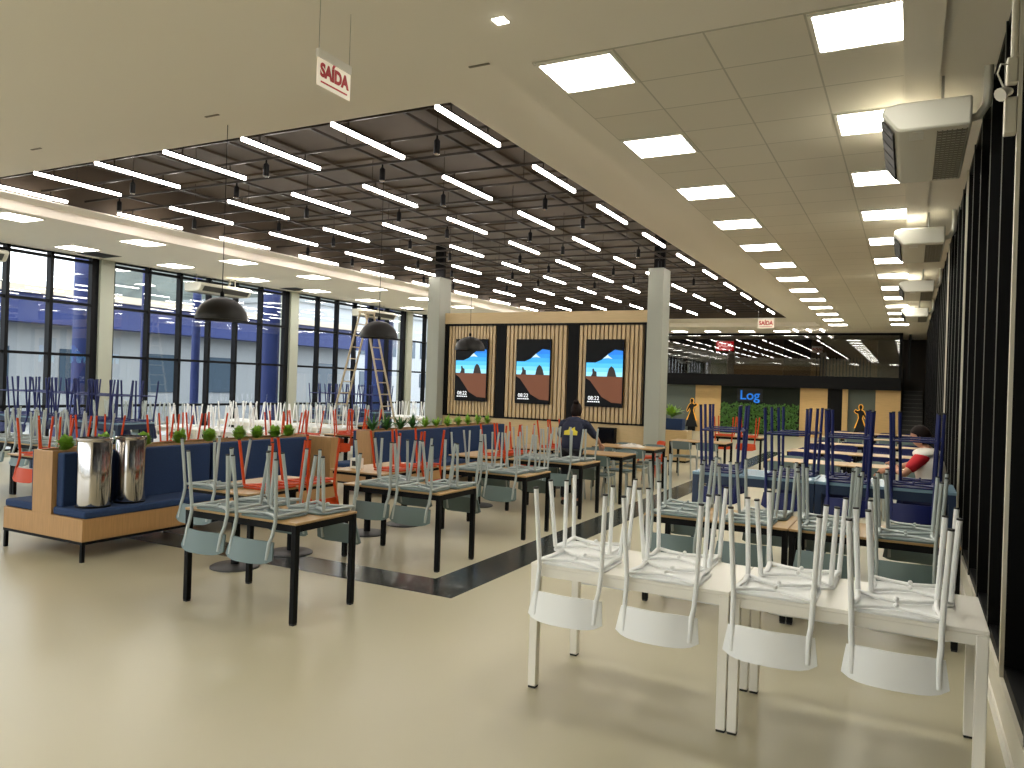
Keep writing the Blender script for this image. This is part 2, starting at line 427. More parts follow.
# far suspended sign behind glass
def exit_sign(loc, rz, lab, red=False, w=.42, drop=.3, name='exit_sign'):
    t = thing(name, lab, 'sign', loc, rz)
    hh = w*.55
    pm = emis('sign_white', (236,222,200), .22) if not red else emis('sign_red', (200,20,30), .8)
    lm = mat('sign_letter_red', (205,22,30), .5) if not red else emis('sign_pale', (255,190,190), 1.2)
    B(-w/2, w/2, -.004, .004, -hh, 0).build('sign_panel', pm, t)
    B(-w/2, w/2, -.012, .012, 0, .055).build('top_rail', WHITEP, t)
    for sy, r in ((-.006, 0), (.006, PI)):
        text_obj('lettering', 'SAÍDA', w*.36, lm, t, Matrix.Translation((0,sy,-hh*.42)) @ Matrix.Rotation(r,4,'Z') @ Matrix.Rotation(PI/2,4,'X'), .001, .006, .84)
        B(-w*.4, w*.4, min(sy,sy*.6), max(sy,sy*.6), -hh*.86, -hh*.80).build('underline', lm, t)
    for s in (-1,1):
        MB().tube([(s*(w/2-.012),0,.05),(s*(w/2-.012),0,.05+drop)], .0025, 6).build('wire', ALU, t)
    return t
exit_sign((-3.4, 3.87, 3.82), PI/2, 'hanging exit sign with red letters nearest the camera', w=.32, drop=.355)
exit_sign((-4.15, 25.4, 4.1), 0, 'small hanging exit sign at the far edge of the recess', w=.5, drop=.34)
exit_sign((-7.25, FY+1.0, 3.95), 0, 'glowing red exit sign behind the upper window', True, w=.75, drop=.2)

# ------------------------------------------------------------------ ceiling lights
def led_panel():
    t = thing('panel_light', 'x', 'ceiling light')
    f = MB()
    for a in ((-.31,.31,-.31,-.285),(-.31,.31,.285,.31),(-.31,-.285,-.285,.285),(.285,.31,-.285,.285)): f.box(*a, -.014, 0)
    f.build('frame', WHITEP, t)
    B(-.285,.285,-.285,.285,-.01,-.002).build('diffuser', PANELE, t)
    return reg(t)
ORD = ['first','second','third','fourth','fifth','sixth','seventh','eighth','ninth','tenth','eleventh','twelfth','thirteenth','fourteenth']
proto = led_panel(); used = [False]
def panel(x, y, lab, z=CE-.008, grp='square panel lights'):
    if not used[0]:
        used[0] = True; proto.location = (x,y,z); proto['label'] = lab; proto['group'] = grp; return proto
    return dup(proto, lab, (x,y,z), group=grp)
for k in range(13):
    y = 5.525+1.95*k
    panel(-2.30, y, 'square ceiling panel light, %s from the front in the row beside the recess' % ORD[k], grp='panel lights in the right ceiling')
    panel(-.35, y, 'square ceiling panel light, %s from the front in the row beside the air units' % ORD[k], grp='panel lights in the right ceiling')
for k in range(9):
    y = 7.25+2.33*k
    panel(-12.95, y, 'square ceiling panel light, %s from the front in the inner left row' % ORD[k], CE, grp='panel lights in the left ceiling')
    panel(-14.95, y, 'square ceiling panel light, %s from the front in the row beside the left windows' % ORD[k], CE, grp='panel lights in the left ceiling')
for k in range(5):
    panel(-10.06+1.37*k, 32.3 if 0 else 31.9, 'square ceiling panel light, %s from the left in the row at the far end' % ORD[k], CE, grp='panel lights at the far end')
for i,(x,y) in enumerate(((-13,.6),(-10,.6),(-7,.6),(-4,.6),(-1.2,.6),(-13,-1.6),(-10,-1.6),(-7,-1.6),(-4,-1.6),(-1.2,-1.6))):  # unseen panel lights, added to brighten the front floor and ceiling
    panel(x, y, 'added ceiling panel light behind the camera, %s from the left in the %s row' % (ORD[i%5], 'nearer' if i < 5 else 'farther'), CE, grp='added panel lights behind the camera')
t = thing('downlight', 'small square lit downlight in the front plaster ceiling', 'ceiling light', (-2.52, 4.5, CE))
B(-.05,.05,-.05,.05,-.006,0).build('frame', WHITEP, t); B(-.042,.042,-.042,.042,-.01,-.006).build('diffuser', PANELE, t)
for i,(x,y) in enumerate(((-5.94,5.08),(-8.72,5.08),(-3.02,5.08))):
    o = B(-.09,.09,-.012,.012,-.006,.004).build('ceiling_slot', mat('slot_grey',(120,114,100),.7)); o.location = (x,y,CE)
    tag(o, 'small grey slot in the plaster ceiling, %s of three along the recess front' % ('middle','leftmost','rightmost')[i], 'vent', 'slots along the recess front')
for i in range(3):
    t = thing('ceiling_light_bar', 'short ceiling light bar near the far glazing, %s of three' % ('leftmost','middle','rightmost')[i], 'ceiling light', (-4.0+.48*i, 31.3, CE), 0, 'short light bars at the far end')
    B(-.035,.035,-.6,.6,-.02,.004).build('housing', WHITEP, t); B(-.03,.03,-.58,.58,-.035,-.02).build('diffuser', BARE, t)

# ------------------------------------------------------------------ steel grid and light bars in the recess
BX = [-4.07-1.277*i for i in range(7)]
BYS = [6.07+2.12*k for k in range(10)]
t = thing('steel_grid', 'dark steel tube grid hung inside the ceiling recess', 'ceiling grid', (-7.9, 17, 4.5))
inv = Matrix.Translation((7.9,-17,-4.5))
for i in range(7):
    x = BX[i]-.64
    if x < RX0+.1: continue
    o = B(x-.014, x+.014, RY0+.02, RY1-.02, 4.53, 4.56).build('long_tube', GRID, t); o.matrix_parent_inverse = inv
for y in BYS:
    for d in (.27, 1.0, 1.7):
        if y+d > RY1-.1: continue
        o = B(RX0+.02, RX1-.02, y+d-.011, y+d+.011, 4.495, 4.525).build('cross_tube', GRID, t); o.matrix_parent_inverse = inv
r = MB()
for i in range(6):
    for y in BYS: r.tube([(BX[i]-.64, y+1.0, 4.56),(BX[i]-.64, y+1.0, DZ)], .005, 6)
o = r.build('hanger_rods', GRID, t); o.name = 'hanger_rod'; o['kind'] = 'stuff'; o.matrix_parent_inverse = inv
t = thing('light_bar', 'x', 'light bar')
B(-.015,.015,0,1.27,.018,.04).build('housing', BLACK, t)
B(-.017,.017,.01,1.26,-.018,.018).build('diffuser', BARE, t)
for y in (.27,1.0): MB().tube([(0,y,.04),(0,y,.105)], .008, 6).build('stem', GRID, t)
reg(t); first = True
for k,y in enumerate(BYS):
    for i,x in enumerate(BX):
        lab = 'white light bar, %s from the right in the %s row from the front' % (ORD[i], ORD[k])
        if first: t.location = (x,y,4.39); t['label'] = lab; t['group'] = 'light bars in the recess'; first = False
        else: dup(t, lab, (x,y,4.39), group='light bars in the recess')
t = thing('spot_light', 'x', 'spotlight')
MB().tube([(0,0,0),(0,0,.06)], .012, 6).build('stem', BLACK, t)
MB().lathe([(.0,-.14),(.034,-.14),(.036,-.13),(.036,0),(.02,.02),(0,.02)], 14).build('lamp_body', BLACK, t)
MB().lathe([(.037,-.145),(.03,-.15),(0,-.146)], 14).build('lamp_rim', STEEL, t)
reg(t); first = True
for k in range(6):
    for i in range(6):
        x, y = BX[i]-.64, BYS[k]+1.0
        if (i+k) % 2: y += .7
        lab = 'small black spotlight under the grid, %s from the right in %s row back' % (ORD[i], ORD[k])
        if first: t.location = (x,y,4.435); t['label'] = lab; t['group'] = 'spotlights under the grid'; first = False
        else: dup(t, lab, (x,y,4.435), group='spotlights under the grid')
# dome pendants
BRZ = mat('dome_bronze', (24,22,18), .4, spec=.3); BRI = mat('dome_inside', (60,57,52), .5)
def dome(x, y, z, lab):
    t = thing('pendant_lamp', lab, 'pendant lamp', (x, y, z), 0, 'dome pendant lamps')
    prof = [(.262*math.cos(a), .235*math.sin(a)) for a in [PI/2*i/12 for i in range(13)]]
    prof[-1] = (.012, .235)
    MB().lathe(prof+[(0,.235)], 40).build('lamp_shade', BRZ, t)
    MB().lathe([(r*.985, z-.004) for r,z in prof], 40).build('shade_lining', BRI, t)
    MB().lathe([(0,.24),(.02,.24),(.022,.28),(.008,.30),(0,.30)], 14).build('cord_grip', BLACK, t)
    MB().tube([(0,0,.3),(0,0,4.53-z)], .004, 6).build('cord', BLACK, t)
    MB().ball((0,0,.08), .05).build('bulb', mat('bulb',(230,225,210),.3), t)
for x,y,z,l in ((-6.38,5.66,2.35,'nearest'),(-6.56,8.55,2.36,'middle'),(-6.78,11.4,2.34,'farthest')): dome(x, y, z, 'dark metal dome pendant lamp over the bench tables, %s of three' % l)

# ------------------------------------------------------------------ air conditioners, vents
ACW = mat('ac_white', (208,205,192), .45); ACG = mat('ac_grille', (120,118,108), .6)
def ac(x, y, lab, face=-1):
    """ceiling unit, louvres on the face side, length 1.6 along Y"""
    t = thing('air_conditioner', lab, 'air conditioner', (x, y, 3.78), 0 if face < 0 else PI)
    prof = [(-.31,.15),(-.21,.015),(-.18,0),(.29,0),(.29,.22),(-.2,.22),(-.29,.2)]
    MB().plate([(a,b) for a,b in prof], (0,.8,0), (1,0,0), (0,0,1), 1.6).build('body', ACW, t, bev=.02)
    g = MB()
    for k in range(22): g.box(.07,.265,-.70+k*.065,-.665+k*.065,-.005,.002)
    for k in range(7): g.box(.068+k*.032,.076+k*.032,-.72,.72,-.006,.002)
    g.build('intake_grille', ACG, t)
    sl = [(-.303,.13),(-.222,.02),(-.235,.012),(-.316,.122)]
    ol = MB().plate(sl, (0,.70,0), (1,0,0), (0,0,1), 1.4)
    for k in range(5): ol.plate([(-.300,.132),(-.219,.022),(-.238,.008),(-.319,.118)], (0,.57-.28*k,0), (1,0,0), (0,0,1), .012)
    ol.build('outlet', mat('outlet_dark',(58,58,56),.6), t)
    B(-.12,-.02,-.74,-.55,-.004,.002).build('label_plate', mat('plate',(226,226,220),.4), t)
    for yy in (-.6,.6): MB().tube([(.1,yy,.21),(.1,yy,.46)], .01, 6).build('hanger', ALU, t)
    MB().tube([(.28,-.6,.1),(.34,-.62,.11),(.385,-.64,.18),(.395,-.66,.3),(.39,-.7,.45)], .03, 10).build('pipe', ACW, t)
for k,(y,l) in enumerate(((7.25,'nearest the camera'),(12.1,'second from the camera'),(17.2,'third from the camera'),(22.3,'farthest from the camera'))):
    ac(.055, y, 'white ceiling air conditioner above the right wall, '+l)
for y,l in ((7.6,'at the left edge of view'),(13.6,'above the left dome lamp'),(19.9,'above the folding ladder')):
    ac(-15.45, y, 'white ceiling air conditioner along the left windows, '+l, 1)
for y,l in ((10.3,'near the leftmost post'),(16.1,'near the second post'),(21.9,'near the third post')):
    o = B(-.3,.3,-.3,.3,-.006,0).build('ceiling_vent', mat('vent_black',(14,13,12),.8)); o.location = (-15.3, y, CE)
    tag(o, 'dark square opening in the ceiling by the windows '+l, 'vent')
t = thing('emergency_light', 'white emergency light unit on the cream post of right wall', 'emergency light', (XR, 4.98, 3.24))
B(-.06,-.001,-.035,.035,0,.2).build('body', CREAM, t, bev=.006); B(-.055,-.001,-.035,.035,.28,.42).build('socket_box', CREAM, t, bev=.008)
MB().tube([(-.035,-.0,.24),(-.06,-.03,.23),(-.085,-.05,.21)], [.02,.028,.038], 12).build('lamp_head', WHITEP, t)
MB().tube([(-.05,-.03,.38),(-.085,-.05,.38),(-.1,-.05,.33),(-.07,-.03,.26)], .005, 8).build('cable', WHITEP, t)
MB().tube([(-.02,.0,.42),(-.02,.0,1.0)], .018, 10).build('conduit', CREAM, t)

# ------------------------------------------------------------------ feature wall with screens, pillars
WY = 15.85
def pil(x0, x1, lab):
    struct(B(x0+.05, x1-.05, WY-.15, WY-.05, 4.30, DZ).build('pillar_bracket', BLACK), lab.replace('grey green pillar','dark steel bracket on top of the pillar'), 'bracket')
    o = struct(B(x0, x1, WY-.35, WY+.15, 0, 4.30).build('pillar', PILAR, bev=.01), lab, 'pillar')
pil(-10.44, -10.10, 'grey green pillar at the left end of the slatted wall')
pil(-4.93, -4.6, 'grey green pillar at the right end of the slatted wall')
t = thing('slatted_wall', 'pale wood slatted partition holding three screens between grey pillars', 'partition', (-7.6, WY, 0))
inv = Matrix.Translation((7.6,-WY,0))
def fw_(mb, n, m_, bev=0):
    o = mb.build(n, m_, t, bev=bev); o.matrix_parent_inverse = inv; return o
fw_(B(-10.1,-4.93,WY-.06,WY+.06,0,1.0), 'base_panel', WOODW)
fw_(B(-10.1,-4.93,WY-.08,WY+.08,3.19,3.45), 'top_beam', WOODW)
fw_(B(-10.08,-4.95,WY+.02,WY+.05,1.0,3.19), 'back_panel', mat('slat_back',(150,126,90),.35))
fr = [(-10.10,-10.0),(-8.66,-8.42),(-6.83,-6.58),(-5.06,-4.93)]
for a,b in fr: fw_(B(a,b,WY-.07,WY+.0,.97,3.19), 'black_post', BLACK)
fw_(B(-10.1,-4.93,WY-.075,WY+.0,.97,1.01), 'black_rail', BLACK)
fw_(B(-10.1,-4.93,WY-.075,WY+.0,3.14,3.19), 'black_rail', BLACK)
SLAT = mat('wood_slat', (200,174,130), .28, noise=(4,.08,(14,14,1)))
for a,b in zip(fr[:-1], fr[1:]):
    s = MB(); n = 15; x0, x1 = a[1]+.02, b[0]-.02; p = (x1-x0)/n
    for k in range(n): s.box(x0+p*k, x0+p*k+p*.68, WY-.05, WY+.0, 1.01, 3.14)
    fw_(s, 'slat_panel', SLAT)
def screen(xc, lab):
    w_, z0, z1 = .84, 1.36, 2.80
    t = thing('display_screen', lab, 'screen', (xc, WY-.13, z0), 0, 'wall screens')
    h = z1-z0
    B(-w_/2-.02, w_/2+.02, 0, .055, -.02, h+.02).build('housing', BLACK, t, bev=.004)
    def P(mb, out, y): mb.plate(out, (-w_/2, y, 0), (1,0,0), (0,0,1), .0005)
    sky = [emis('scr_sky_%d' % i, c, .5) for i,c in enumerate(((22,84,190),(24,98,198),(28,114,206),(36,132,214),(50,152,220),(72,174,226),(104,192,230),(140,208,232)))]
    m = [*sky, emis('scr_sand',(112,66,42),.22), emis('scr_rock',(46,38,36),.2), mat('scr_black',(6,6,8),.3,spec=.15), emis('scr_cloud',(190,220,240),.45)]
    b = MB()
    zs = [.98-.53*q/8 for q in range(9)]
    for i in range(8):
        b.cur = i; P(b, [(0,h*zs[i+1]),(w_,h*zs[i+1]),(w_,h*zs[i]),(0,h*zs[i])], -.001)
    b.cur = 8; P(b, [(0,0),(w_,0),(w_,h*.45),(0,h*.45)], -.001)
    b.cur = 11; P(b, [(w_*.45,h*.72),(w_*.6,h*.73),(w_*.72,h*.72),(w_*.62,h*.76),(w_*.56,h*.8),(w_*.52,h*.76)], -.0015)
    b.cur = 9
    P(b, [(w_*.14,h*.45),(w_*.3,h*.45),(w_*.29,h*.52),(w_*.24,h*.53),(w_*.21,h*.57),(w_*.17,h*.56),(w_*.18,h*.5)], -.0015)
    P(b, [(w_*.58,h*.45),(w_*.84,h*.45),(w_*.8,h*.53),(w_*.76,h*.58),(w_*.69,h*.61),(w_*.63,h*.57),(w_*.6,h*.51)], -.0015)
    b.cur = 10
    P(b, [(0,h*.66),(w_*.25,h*.66),(w_*.42,h*.7),(w_*.6,h*.79),(w_*.78,h*.86),(w_,h*.84),(w_,h),(0,h)], -.002)
    P(b, [(0,0),(w_,0),(w_,h*.05),(w_*.72,h*.06),(w_*.45,h*.14),(w_*.26,h*.28),(w_*.12,h*.38),(0,h*.42)], -.002)
    b.build('picture', m, t)
    wt = emis('scr_text', (235,240,245), .5)
    text_obj('clock_digits', '08:22', .12, wt, t, Matrix.Translation((-w_*.27,-.004,h*.115)) @ Matrix.Rotation(PI/2,4,'X'), .0008)
    q = MB()
    for a in range(6): q.box(-w_*.44+a*.05, -w_*.44+a*.05+.036, -.004, -.002, h*.055, h*.07)
    q.build('date_line', wt, t)
screen(-9.30, 'left wall screen, partly hidden by the dome lamp')
screen(-7.66, 'middle wall screen on the slatted partition')
screen(-5.93, 'right wall screen on the slatted partition, above the person')
t = thing('wall_cabinet', 'small black box fixed to the wood base under the right screen', 'box', (-5.82, WY-.06, .48))
B(-.2,.2,-.12,0,0,.42).build('body', BLACK, t, bev=.006); B(-.18,.18,-.126,-.12,.02,.4).build('door', mat('gloss_black',(10,10,12),.15), t)
# ------------------------------------------------------------------ chairs
def chair_parts(t, tube, shell, seat_z=.452, w=1., hi=True, stool=False):
    n = 10 if hi else 6
    s = MB()
    out = rrect(.40*w, .345, .06, 5 if hi else 2)
    s.prism(out, seat_z-.014, seat_z)
    s.build('seat', shell, t, bev=.004 if hi else 0)
    nu, nv = (12,4) if hi else (6,2)
    f = []; b = []
    for j in range(nv+1):
        for i in range(nu+1):
            u = -1+2*i/nu; v = j/nv
            x = u*(.208+.018*v)*w; zb = .135+.012*u**4; zt = .30-.03*u**6
            z = seat_z+zb+(zt-zb)*v; y = -.262-.03*v+.05*u*u
            f.append((x,y,z)); b.append((x,y-.012,z))
    N = len(f); W = nu+1; fs = []
    for j in range(nv):
        for i in range(nu):
            a = j*W+i
            fs.append((a,a+W,a+W+1,a+1)); fs.append((N+a,N+a+1,N+a+W+1,N+a+W))
    rim = [i for i in range(W)]+[j*W+nu for j in range(1,nv+1)]+[nv*W+i for i in range(nu-1,-1,-1)]+[j*W for j in range(nv-1,0,-1)]
    for k in range(len(rim)):
        a, c2 = rim[k], rim[(k+1) % len(rim)]; fs.append((a,c2,N+c2,N+a))
    MB().add(f+b, fs).build('backrest', shell, t)
    r = .0135 if not stool else .0145
    e = seat_z-.452
    for sx in (-1,1):
        X = lambda x: sx*x*w
        l = MB().tube([(X(.212),-.225-e*.12,.004),(X(.193),-.193,seat_z-.05),(X(.19),-.192,seat_z+.01),(X(.188),-.215,seat_z+.10),(X(.182),-.2375,seat_z+.15),(X(.180),-.2585,seat_z+.27)], r, n).build('leg', tube, t)
        if hi: MB().tube([(X(.2125),-.226-e*.12,-.001),(X(.2122),-.2255-e*.12,.008)], r+.0015, n).build('foot_cap', RUB, l)
        l = MB().tube([(X(.205),.20-e*.12,0),(X(.18),.145,seat_z-.03)], r, n).build('leg', tube, t)
        if hi: MB().tube([(X(.2055),.2005-e*.12,-.001),(X(.2049),.1997-e*.12,.008)], r+.0015, n).build('foot_cap', RUB, l)
    u = MB(); zz = seat_z-.03; A = .19*w; ur = .0135 if hi else .011
    u.tube([(-A,-.19,zz),(-A*.5,-.13,zz),(0,-.1,zz),(A*.5,-.13,zz),(A,-.19,zz)], .014, n, .75)
    u.tube([(-A*.95,.145,zz),(-A*.5,.07,zz),(0,.03,zz),(A*.5,.07,zz),(A*.95,.145,zz)], .014, n, .75)
    u.tube([(-A,-.19,zz),(-A*.9,0,zz),(-A*.95,.145,zz)], .014, n, .75); u.tube([(A,-.19,zz),(A*.9,0,zz),(A*.95,.145,zz)], .014, n, .75)
    if hi: u.ball((0,.03,zz-.012), (.012,.02,.012)).ball((0,-.1,zz-.012), (.012,.02,.012))
    u.build('underframe', tube, t)
    if stool:
        z = .26; k = .205*w; yb = -.235; yf = .195
        q = MB().tube([(-k,yb,z),(k,yb,z)], .009, n).tube([(-k*.97,yf-.035,z),(k*.97,yf-.035,z)], .009, n)
        q.tube([(-k,yb,z),(-k*.97,yf-.035,z)], .009, n).tube([(k,yb,z),(k*.97,yf-.035,z)], .009, n)
        q.build('footrest', tube, t)
PROTO = {}
GROUPS = {'white':'white upturned chairs','grey':'grey chairs','orange':'orange chairs','blue':'blue high stools'}
TUB = {'white':(WHITESH,WHITESH),'grey':(GREYM,GREYS),'orange':(ORANGE,ORANGE),'blue':(NAVY,NAVY),'navy':(NAVY,NAVY)}
def get_proto(kind, hi):
    k = (kind, hi)
    if k not in PROTO:
        st = kind == 'blue'
        t = thing('bar_stool' if st else 'dining_chair', 'x', 'stool' if st else 'chair')
        chair_parts(t, *TUB[kind], .70 if st else .452, .93 if st else 1., hi, st)
        reg(t); PROTO[k] = [t, False]
    return PROTO[k]
def chair(kind, x, y, z, rz, lab, inverted=True, hi=None):
    if hi is None: hi = math.hypot(x, y) < 8.6
    p = get_proto(kind, hi)
    sh = .70 if kind == 'blue' else .452
    loc = (x, y, z+sh+.001) if inverted else (x, y, z)
    rot = (0, PI, rz) if inverted else (0, 0, rz)
    if not p[1]:
        p[1] = True; o = p[0]; o.location = loc; o.rotation_euler = rot; o['label'] = lab
    else: o = dup(p[0], lab, loc, rot)
    return o
# ------------------------------------------------------------------ tables
TPROTO = {}
def table(kind, x0, x1, y0, y1, lab, hi=True):
    """axis-aligned table, legs at the corners"""
    w, d = x1-x0, y1-y0
    key = (kind, round(w,2), round(d,2))
    cx, cy = (x0+x1)/2, (y0+y1)/2
    if key in TPROTO: return dup(TPROTO[key], lab, (cx,cy,0))
    t = thing({'pedestal':'pedestal_table','blue':'high_table'}.get(kind,'dining_table'), lab, 'table', (cx,cy,0))
    a, b = w/2, d/2
    h = .735 if kind != 'blue' else .93
    if kind == 'white': tm, fm, lm, th, lw = WHITEP, WHITEP, WHITEP, .022, .025
    elif kind == 'blue': tm, fm, lm, th, lw = BLUEL, BLUEE, BLUEE, .03, .03
    else: tm, fm, lm, th, lw = WOODT, BLACK, BLACK, .018, .022
    B(-a,a,-b,b,h-th,h).build('table_top', tm, t, bev=.004)
    if kind == 'pedestal':
        B(-a+.02,a-.02,-b+.03,b-.03,h-.05,h-th).build('frame', BLACK, t)
        for yy in (-.36*d/1.2, .36*d/1.2):
            MB().tube([(0,yy,.015),(0,yy,h-.05)], .038, 16).build('column', BLACK, t)
            MB().lathe([(0,.03),(.05,.03),(.2,.022),(.22,.012),(.22,0),(0,0)], 32, 0, yy).build('base_disc', mat('base_grey',(62,62,62),.4), t)
    else:
        ap = .05 if kind != 'blue' else .085
        f = MB(); i = .006
        f.box(-a+i,a-i,-b+i,-b+i+.025,h-th-ap,h-th); f.box(-a+i,a-i,b-i-.025,b-i,h-th-ap,h-th)
        f.box(-a+i,-a+i+.025,-b+.031,b-.031,h-th-ap,h-th); f.box(a-i-.025,a-i,-b+.031,b-.031,h-th-ap,h-th)
        f.build('frame', fm, t)
        for sx in (-1,1):
            for sy in (-1,1):
                X, Y = sx*(a-lw-.002), sy*(b-lw-.002)
                l = B(X-lw,X+lw,Y-lw,Y+lw,.012,h-th-.001).build('leg', lm, t, bev=.004)
                if hi: B(X-lw+.003,X+lw-.003,Y-lw+.003,Y+lw-.003,0,.012).build('foot_cap', RUB, l)
    TPROTO[key] = reg(t)
    return t
def jit(a): return random.uniform(-a, a)
random.seed(11)
COL = {'white':'white','grey':'grey','orange':'orange','blue':'navy blue','navy':'navy blue'}
def upturned(kind, tx0, tx1, ty0, ty1, spots, tdesc, h=None):
    """spots: (side, fraction or coordinate, words)"""
    z = h or (.93 if kind == 'blue' else .735)
    kk = 'stool' if kind == 'blue' else 'chair'
    for side, p, wd in spots:
        o = .165
        if side == 'near': x, y, rz = p, ty0+o, 0
        elif side == 'far': x, y, rz = p, ty1-o, PI
        elif side == 'right': x, y, rz = tx1-o, p, PI/2
        else: x, y, rz = tx0+o, p, -PI/2
        chair(kind, x, y, z, rz+jit(.02), '%s %s upturned on %s, %s' % (COL[kind], kk, tdesc, wd))
def four(a, b, fa=-.06, fb=.06):
    return [('near',a,'near left'),('near',b,'near right'),('far',a+fa,'far left'),('far',b+fb,'far right')]

# foreground white tables
table('white', -1.95, -.802, 4.06, 4.74, 'white dining table in the foreground, left of the pair')
table('white', -.798, .35, 4.06, 4.74, 'white dining table in the foreground against the right wall')
upturned('white', -1.95,-.8,4.06,4.74, four(-1.69,-1.16,-.09,-.04), 'left foreground white table')
upturned('white', -.8,.36,4.06,4.74, four(-.585,-.03,.06,.06), 'right foreground white table')
# wood tables behind them
table('wood', -1.95, -.802, 6.22, 6.90, 'wood topped table behind the left foreground white table')
table('wood', -.798, .35, 6.22, 6.90, 'wood topped table behind the right foreground white table')
upturned('grey', -1.95,-.8,6.22,6.9, four(-1.68,-1.12), 'wood table behind left white table')
upturned('grey', -.8,.35,6.22,6.9, four(-.52,.0), 'wood table behind right white table')
# blue high tables
table('blue', -2.0, -.802, 8.0, 8.68, 'blue high table in the right block, left of the pair')
table('blue', -.798, .40, 8.0, 8.68, 'blue high table against the right wall')
upturned('blue', -2.0,-.8,8.0,8.68, four(-1.72,-1.08), 'left blue high table')
upturned('blue', -.8,.4,8.0,8.68, four(-.50,.05), 'right blue high table')
# white tables beyond, cleared
table('white', -1.95, -.802, 10.0, 10.68, 'cleared white table behind the left blue high table')
table('white', -.798, .35, 10.0, 10.68, 'cleared white table the person in red sleeves wipes')
# upright rows further back
for y, kind, nm in ((12.3,'grey','first'),(14.6,'navy','second'),(17.3,'navy','third'),(20.0,'grey','fourth'),(22.8,'navy','fifth')):
    for a, s in ((-1.95,'left'),(-.798,'right')):
        table('wood', a, a+1.148, y, y+.68, 'wood table in the %s row beyond the cleared white tables, %s one' % (nm, s), False)
        for q, p in ((.3,'left'),(.85,'right')):
            chair(kind, a+q+jit(.04), y+.02, 0, jit(.08), 'upright %s chair before the %s table of %s back row, %s' % (COL[kind], s, nm, p), False)
            chair(kind, a+q+jit(.04), y+.68, 0, PI+jit(.08), 'upright %s chair behind the %s table of %s back row, %s' % (COL[kind], s, nm, p), False)
# centre column
rows = [(4.14,'nearest'),(6.02,'second'),(7.82,'third'),(9.5,'fourth'),(11.1,'fifth'),(12.75,'sixth')]
for y, nm in rows:
    table('wood', -5.0, -3.85, y, y+.68, 'black legged wood table, %s from the camera in the centre column' % nm)
upturned('grey', -5,-3.85,4.14,4.82, [('near',-4.70,'near left'),('near',-4.22,'near right'),('far',-4.66,'far left'),('far',-4.1,'far right')], 'nearest centre table')
upturned('grey', -5,-3.85,6.02,6.70, [('near',-4.6,'near left'),('near',-4.13,'near right'),('far',-4.66,'far left'),('far',-4.07,'far right')], 'second centre table')
upturned('grey', -5,-3.85,7.82,8.50, four(-4.62,-4.16), 'third centre table')
upturned('grey', -5,-3.85,9.5,10.18, four(-4.66,-4.2), 'fourth centre table')
for y, nm in rows[4:]:
    for x, p in ((-4.66,'left'),(-4.16,'right')):
        chair('grey', x+jit(.03), y-.05, 0, jit(.08), 'upright grey chair tucked before the %s centre table, %s' % (nm,p), False)
        chair('grey', x+jit(.03), y+.72, 0, PI+jit(.08), 'upright grey chair behind the %s centre table, %s' % (nm,p), False)
table('wood', -4.35, -3.2, 15.4, 16.06, 'wood table right of the right pillar', False)
table('wood', -4.1, -2.95, 18.0, 18.66, 'wood table beyond the right pillar, far one', False)
upturned('orange', -4.1,-2.95,18,18.66, [('near',-3.8,'left'),('near',-3.28,'right')], 'far table beyond the right pillar')
for x, p in ((-4.0,'left'),(-3.5,'right')):
    chair('grey', x, 15.35, 0, jit(.1), 'upright grey chair at the table right of the pillar, %s' % p, False)
chair('orange', -4.52, 14.6, 0, 2.2, 'upright orange chair standing beside the right pillar', False)
t = thing('planter_cabinet', 'low wood cabinet with blue planter behind the right pillar', 'cabinet', (-5.2, 18.6, 0))
B(-.45,.45,-.25,.25,.05,.78).build('body', WOODW, t, bev=.006); B(-.42,.42,-.22,.22,0,.05).build('plinth', BLACK, t)
# pedestal tables right of the bench
def leafy(name, lab, loc, m_, n, L, hgt, wid, grp):
    t = tag(MBleaf(n, L, hgt, wid).build(name, m_), lab, 'plant', grp); t.location = loc; return t
def MBleaf(n, L, hgt, wid):
    b = MB()
    for k in range(n):
        a = random.uniform(0,2*PI); tilt = random.uniform(.1,1.0); l = L*random.uniform(.7,1.15); w = wid*random.uniform(.8,1.2)
        bz = .035+random.uniform(0,hgt*.6)
        d = Vector((math.cos(a)*math.sin(tilt), math.sin(a)*math.sin(tilt), math.cos(tilt))); s = Vector((-math.sin(a), math.cos(a), 0))
        p0 = Vector((math.cos(a)*.012, math.sin(a)*.012, bz)); vs = []; fs = []
        for i in range(5):
            u = i/4; q = p0+d*(l*u)+Vector((0,0,-l*.35*u*u*math.sin(tilt))); ww = w*math.sin(PI*min(.97,max(.06,u*.9+.08)))
            vs += [q-s*ww, q+Vector((0,0,-.15*ww)), q+s*ww]
        for i in range(4):
            o = i*3; fs += [(o,o+1,o+4,o+3),(o+1,o+2,o+5,o+4)]
        b.add(vs, fs)
    b.tube([(0,0,0),(0,0,hgt+.06)], .008, 6)
    return b
PED = [(4.9,6.1,'first'),(6.85,8.05,'second'),(9.4,10.6,'third'),(11.3,12.5,'fourth')]
for a,b,nm in PED:
    table('pedestal', -5.89, -5.14, a, b, 'pedestal table along the right side of the bench, %s from the camera' % nm)
    sp = [('right',a+.44,'right side, nearer'),('right',a+.93,'right side, farther')]
    upturned('orange', -5.89,-5.14,a,b, sp, '%s pedestal table right of bench' % nm)
chair('grey', -5.69, 4.9+.155, .735, 0, 'grey chair upturned on the near end of first pedestal table')
PEL = [(5.45,6.6,'first'),(7.2,8.35,'second'),(9.4,10.55,'third'),(11.1,12.25,'fourth')]
